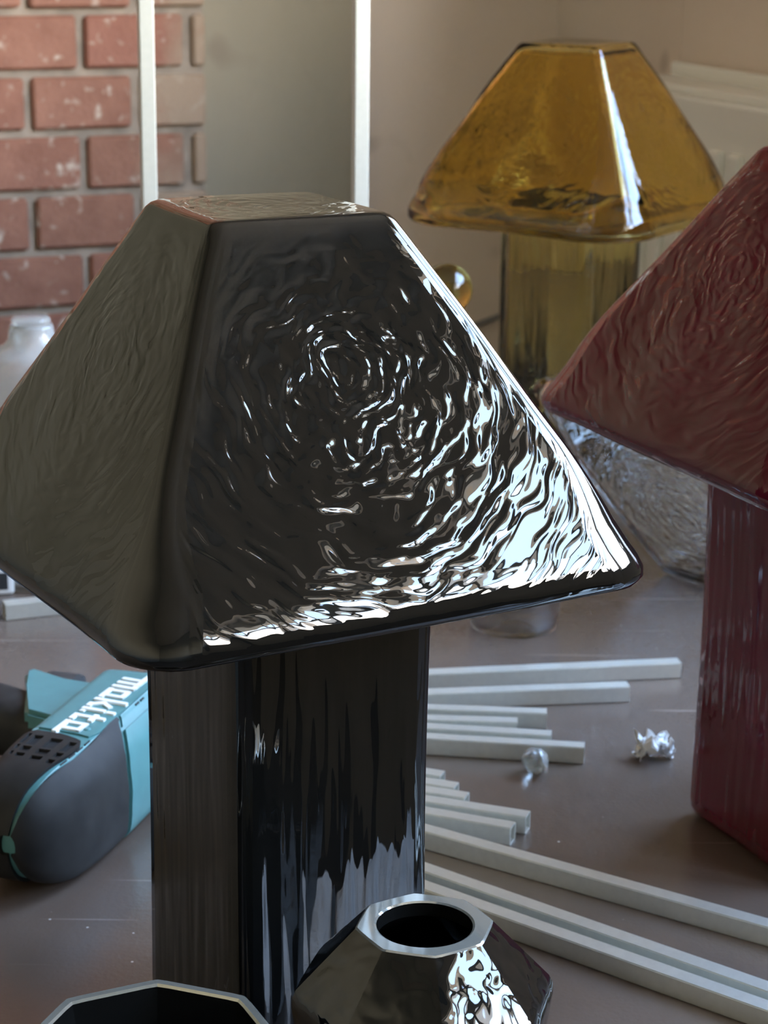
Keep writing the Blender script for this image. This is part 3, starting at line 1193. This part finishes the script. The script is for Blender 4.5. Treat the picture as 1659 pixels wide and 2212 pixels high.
# small screw dot by the lettering
lathe('screw_dot', [(0.0, 0.0), (0.0024, 0.0), (0.0024, 0.0006), (0.0, 0.0006)], MT['teal'], dr, 20).location = (0.0885, -0.0075, 0.0716)

# handle with trigger, going away from the viewer
verts, faces = [], []
nh, ng = 14, 28
for i in range(nh + 1):
    t = i / nh
    y = 0.020 + 0.150 * t
    wx = 0.030 - 0.007 * sin(pi * min(1, t * 1.15)) + 0.004 * t
    wz = 0.0200 + 0.001 * t
    xc = 0.150 + 0.046 * t
    for k in range(ng):
        a = 2 * pi * k / ng
        ca, sa = cos(a), sin(a)
        verts.append((xc + wx * math.copysign(abs(ca) ** 0.75, ca), y, 0.034 + wz * math.copysign(abs(sa) ** 0.75, sa)))
for i in range(nh):
    for k in range(ng):
        k2 = (k + 1) % ng
        faces.append((i * ng + k, i * ng + k2, (i + 1) * ng + k2, (i + 1) * ng + k))
faces.append(tuple(range(ng)))
faces.append(tuple(range(nh * ng, (nh + 1) * ng)))
pyobj('handle', verts, faces, MT['rubber'], dr, True)
# teal collar wedge on the handle root
bm = bmesh.new()
pl = [(0.178, 0.026), (0.130, 0.028), (0.139, 0.060), (0.180, 0.078), (0.206, 0.092), (0.214, 0.088), (0.196, 0.060), (0.200, 0.028)]
lo = [bm.verts.new((x, y, 0.012)) for x, y in pl]
hi = [bm.verts.new((x, y, 0.0575)) for x, y in pl]
bm.faces.new(hi)
bm.faces.new(lo[::-1])
for k in range(len(pl)):
    k2 = (k + 1) % len(pl)
    bm.faces.new((lo[k], lo[k2], hi[k2], hi[k]))
bmesh.ops.bevel(bm, geom=list(bm.edges), offset=0.003, segments=2, affect='EDGES')
bmobj('handle_collar', bm, MT['teal'], dr)
box('trigger', (0.224, 0.076, 0.038), (0.034, 0.030, 0.018), MT['dark'], dr, None, 0.005)
battery = box('battery', (0.185, 0.192, 0.038), (0.115, 0.045, 0.072), MT['dark'], dr, None, 0.008)
lathe('chuck', [(0.0, 0.0), (0.024, 0.0), (0.025, 0.004), (0.025, 0.03), (0.020, 0.045), (0.012, 0.055), (0.0, 0.055)], MT['steel'], dr, 32).matrix_local = Matrix.Translation((DL - 0.002, 0, 0.036)) @ Matrix.Rotation(pi / 2, 4, 'Y')

# ================================================================== small things
# clear plastic cup behind the black shade
cup = tag(lathe('clear_cup', [(0.0, 0.0015), (0.030, 0.0015), (0.0335, 0.0), (0.0352, 0.0008), (0.0358, 0.004), (0.041, 0.070), (0.0398, 0.070), (0.0345, 0.005), (0.033, 0.004), (0.0, 0.004)], MT['plastic'], None, 56),
          'clear round plastic cup on the table under the black shade', 'cup')
cup.location = (0.1064, 1.6425, TABLE_Z)

# clear glass bottle behind the left slope of the black shade
bt = thing('glass_bottle', (-0.2950, 1.75, TABLE_Z), 0, 'clear glass bottle with ringed shoulder behind the left slope of the black shade', 'bottle')
prof = [(0.0, 0.0), (0.040, 0.0), (0.044, 0.004), (0.045, 0.150), (0.0445, 0.165), (0.0425, 0.172), (0.0435, 0.176), (0.0420, 0.181), (0.0432, 0.186), (0.0400, 0.192), (0.0405, 0.196), (0.034, 0.201), (0.023, 0.206), (0.0188, 0.211), (0.0182, 0.220), (0.0175, 0.2235),
        (0.0150, 0.2235), (0.0150, 0.211), (0.020, 0.203), (0.032, 0.197), (0.0385, 0.188), (0.0405, 0.168), (0.0412, 0.15), (0.040, 0.008), (0.036, 0.005), (0.0, 0.005)]
o = lathe('bottle_body', prof, MT['milky'], bt, 56)
for v in o.data.vertices:
    if v.co.z > 0.2:
        v.co += noise.noise_vector(v.co * 55) * 0.0022
stp = lathe('stopper', [(0.0, 0.198), (0.0140, 0.198), (0.0145, 0.223), (0.0165, 0.226), (0.0150, 0.2285), (0.0, 0.2290)], MT['milky'], bt, 32)

# white box with a dark inset by the left edge
wb = thing('white_box', (-0.352, 1.722, TABLE_Z), radians(14), 'white plastic box with a dark window at the left edge', 'box')
box('shell', (0, 0, 0.0135), (0.075, 0.050, 0.027), MT['white'], wb, None, 0.003)
box('dark_window', (0.010, -0.0250, 0.0125), (0.044, 0.0012, 0.0145), MT['dark'], wb, None, 0.0)

# olive gold glass globe on a slim stem
gl = thing('glass_globe', (0.0572, 2.0, TABLE_Z), 0, 'olive gold glass globe peeking out past the right slope of the black shade', 'globe vase')
pr = [(0.0, 0.0), (0.035, 0.0), (0.036, 0.004), (0.012, 0.012), (0.009, 0.03), (0.009, 0.183)]
for k in range(15):
    a = -pi / 2 + 0.42 + (pi - 0.42) * k / 14
    pr.append((max(0.0, 0.0243 * cos(a)), 0.2102 + 0.0243 * sin(a)))
lathe('globe_body', pr, MT['olive'], gl, 40)

# cable along the wall behind
pts = []
for k in range(24):
    t = k / 23
    u = lerp(-0.42, -0.012, t)
    pts.append(room(u, V1 - 0.0050, 0.608 + 0.25 * (u + 0.35) + 0.004 * sin(t * 7)))
tag(tube('wall_cable', pts, 0.0045, MT['cable']), 'thin grey cable along the wall left of the amber stem', 'cable')


# crumpled tissue
def crumple(name, size, seed, strands, material):
    rnd = random.Random(seed)
    bm = bmesh.new()
    bmesh.ops.create_grid(bm, x_segments=26, y_segments=26, size=1.0)
    for v in bm.verts:
        p = v.co.copy()
        q = Vector((p.x * 0.9, p.y * 0.55, 0))
        f = noise.noise_vector(Vector((p.x * 1.7, p.y * 1.7, seed))) * 0.75
        g = noise.noise_vector(Vector((p.x * 4.2, p.y * 4.2, seed + 5))) * 0.34
        h = noise.noise_vector(Vector((p.x * 9, p.y * 9, seed + 9))) * 0.10
        fold = abs(noise.noise(Vector((p.x * 2.6, p.y * 2.6, seed + 2)))) * 1.2
        v.co = q + f + g + h + Vector((0, 0, fold + 0.35 * (1 - p.x * p.x)))
    zs = min(v.co.z for v in bm.verts)
    for v in bm.verts:
        v.co = Vector((v.co.x * size[0], v.co.y * size[1], (v.co.z - zs) * size[2]))
    o = bmobj(name, bm, material, None, False)
    md = o.modifiers.new('sheet', 'SOLIDIFY')
    md.thickness = 0.0004
    return o


ts = tag(crumple('crumpled_tissue', (0.0145, 0.014, 0.0118), 3.0, 0, MT['paper']), 'crumpled white tissue lying alone on the table near the maroon lamp', 'tissue')
ts.location = (0.1868, 1.367, TABLE_Z)
ts.rotation_euler = (0, 0, 0.3)

# knotted scrap of clear film
bm = bmesh.new()
bmesh.ops.create_uvsphere(bm, u_segments=32, v_segments=20, radius=1.0)
for v in bm.verts:
    n = noise.noise(v.co * 1.9 + Vector((4, 2, 1)))
    v.co *= 1 + 0.22 * n
    if v.co.x > 0.35:
        t = (v.co.x - 0.35)
        v.co.y *= max(0.16, 1 - 1.25 * t)
        v.co.z *= max(0.16, 1 - 1.25 * t)
        v.co.x += t * 1.0
for v in bm.verts:
    v.co = Vector((v.co.x * 0.0092, v.co.y * 0.0085, v.co.z * 0.0085))
    if v.co.x > 0.009:
        v.co.z -= (v.co.x - 0.009) * 0.75
    v.co += noise.noise_vector(v.co * 420) * 0.0007
zs = min(v.co.z for v in bm.verts)
for v in bm.verts:
    v.co.z -= zs
pm = plain('milky_film', (0.72, 0.75, 0.75), 0.25)
pm.node_tree.nodes['Principled BSDF'].inputs['Transmission Weight'].default_value = 0.8
ps = tag(bmobj('plastic_scrap', bm, pm, None, True), 'small twisted scrap of clear plastic film beside the tubes', 'plastic scrap')
ps.location = (0.1035, 1.3385, TABLE_Z)
ps.rotation_euler = (0, 0, radians(-62))
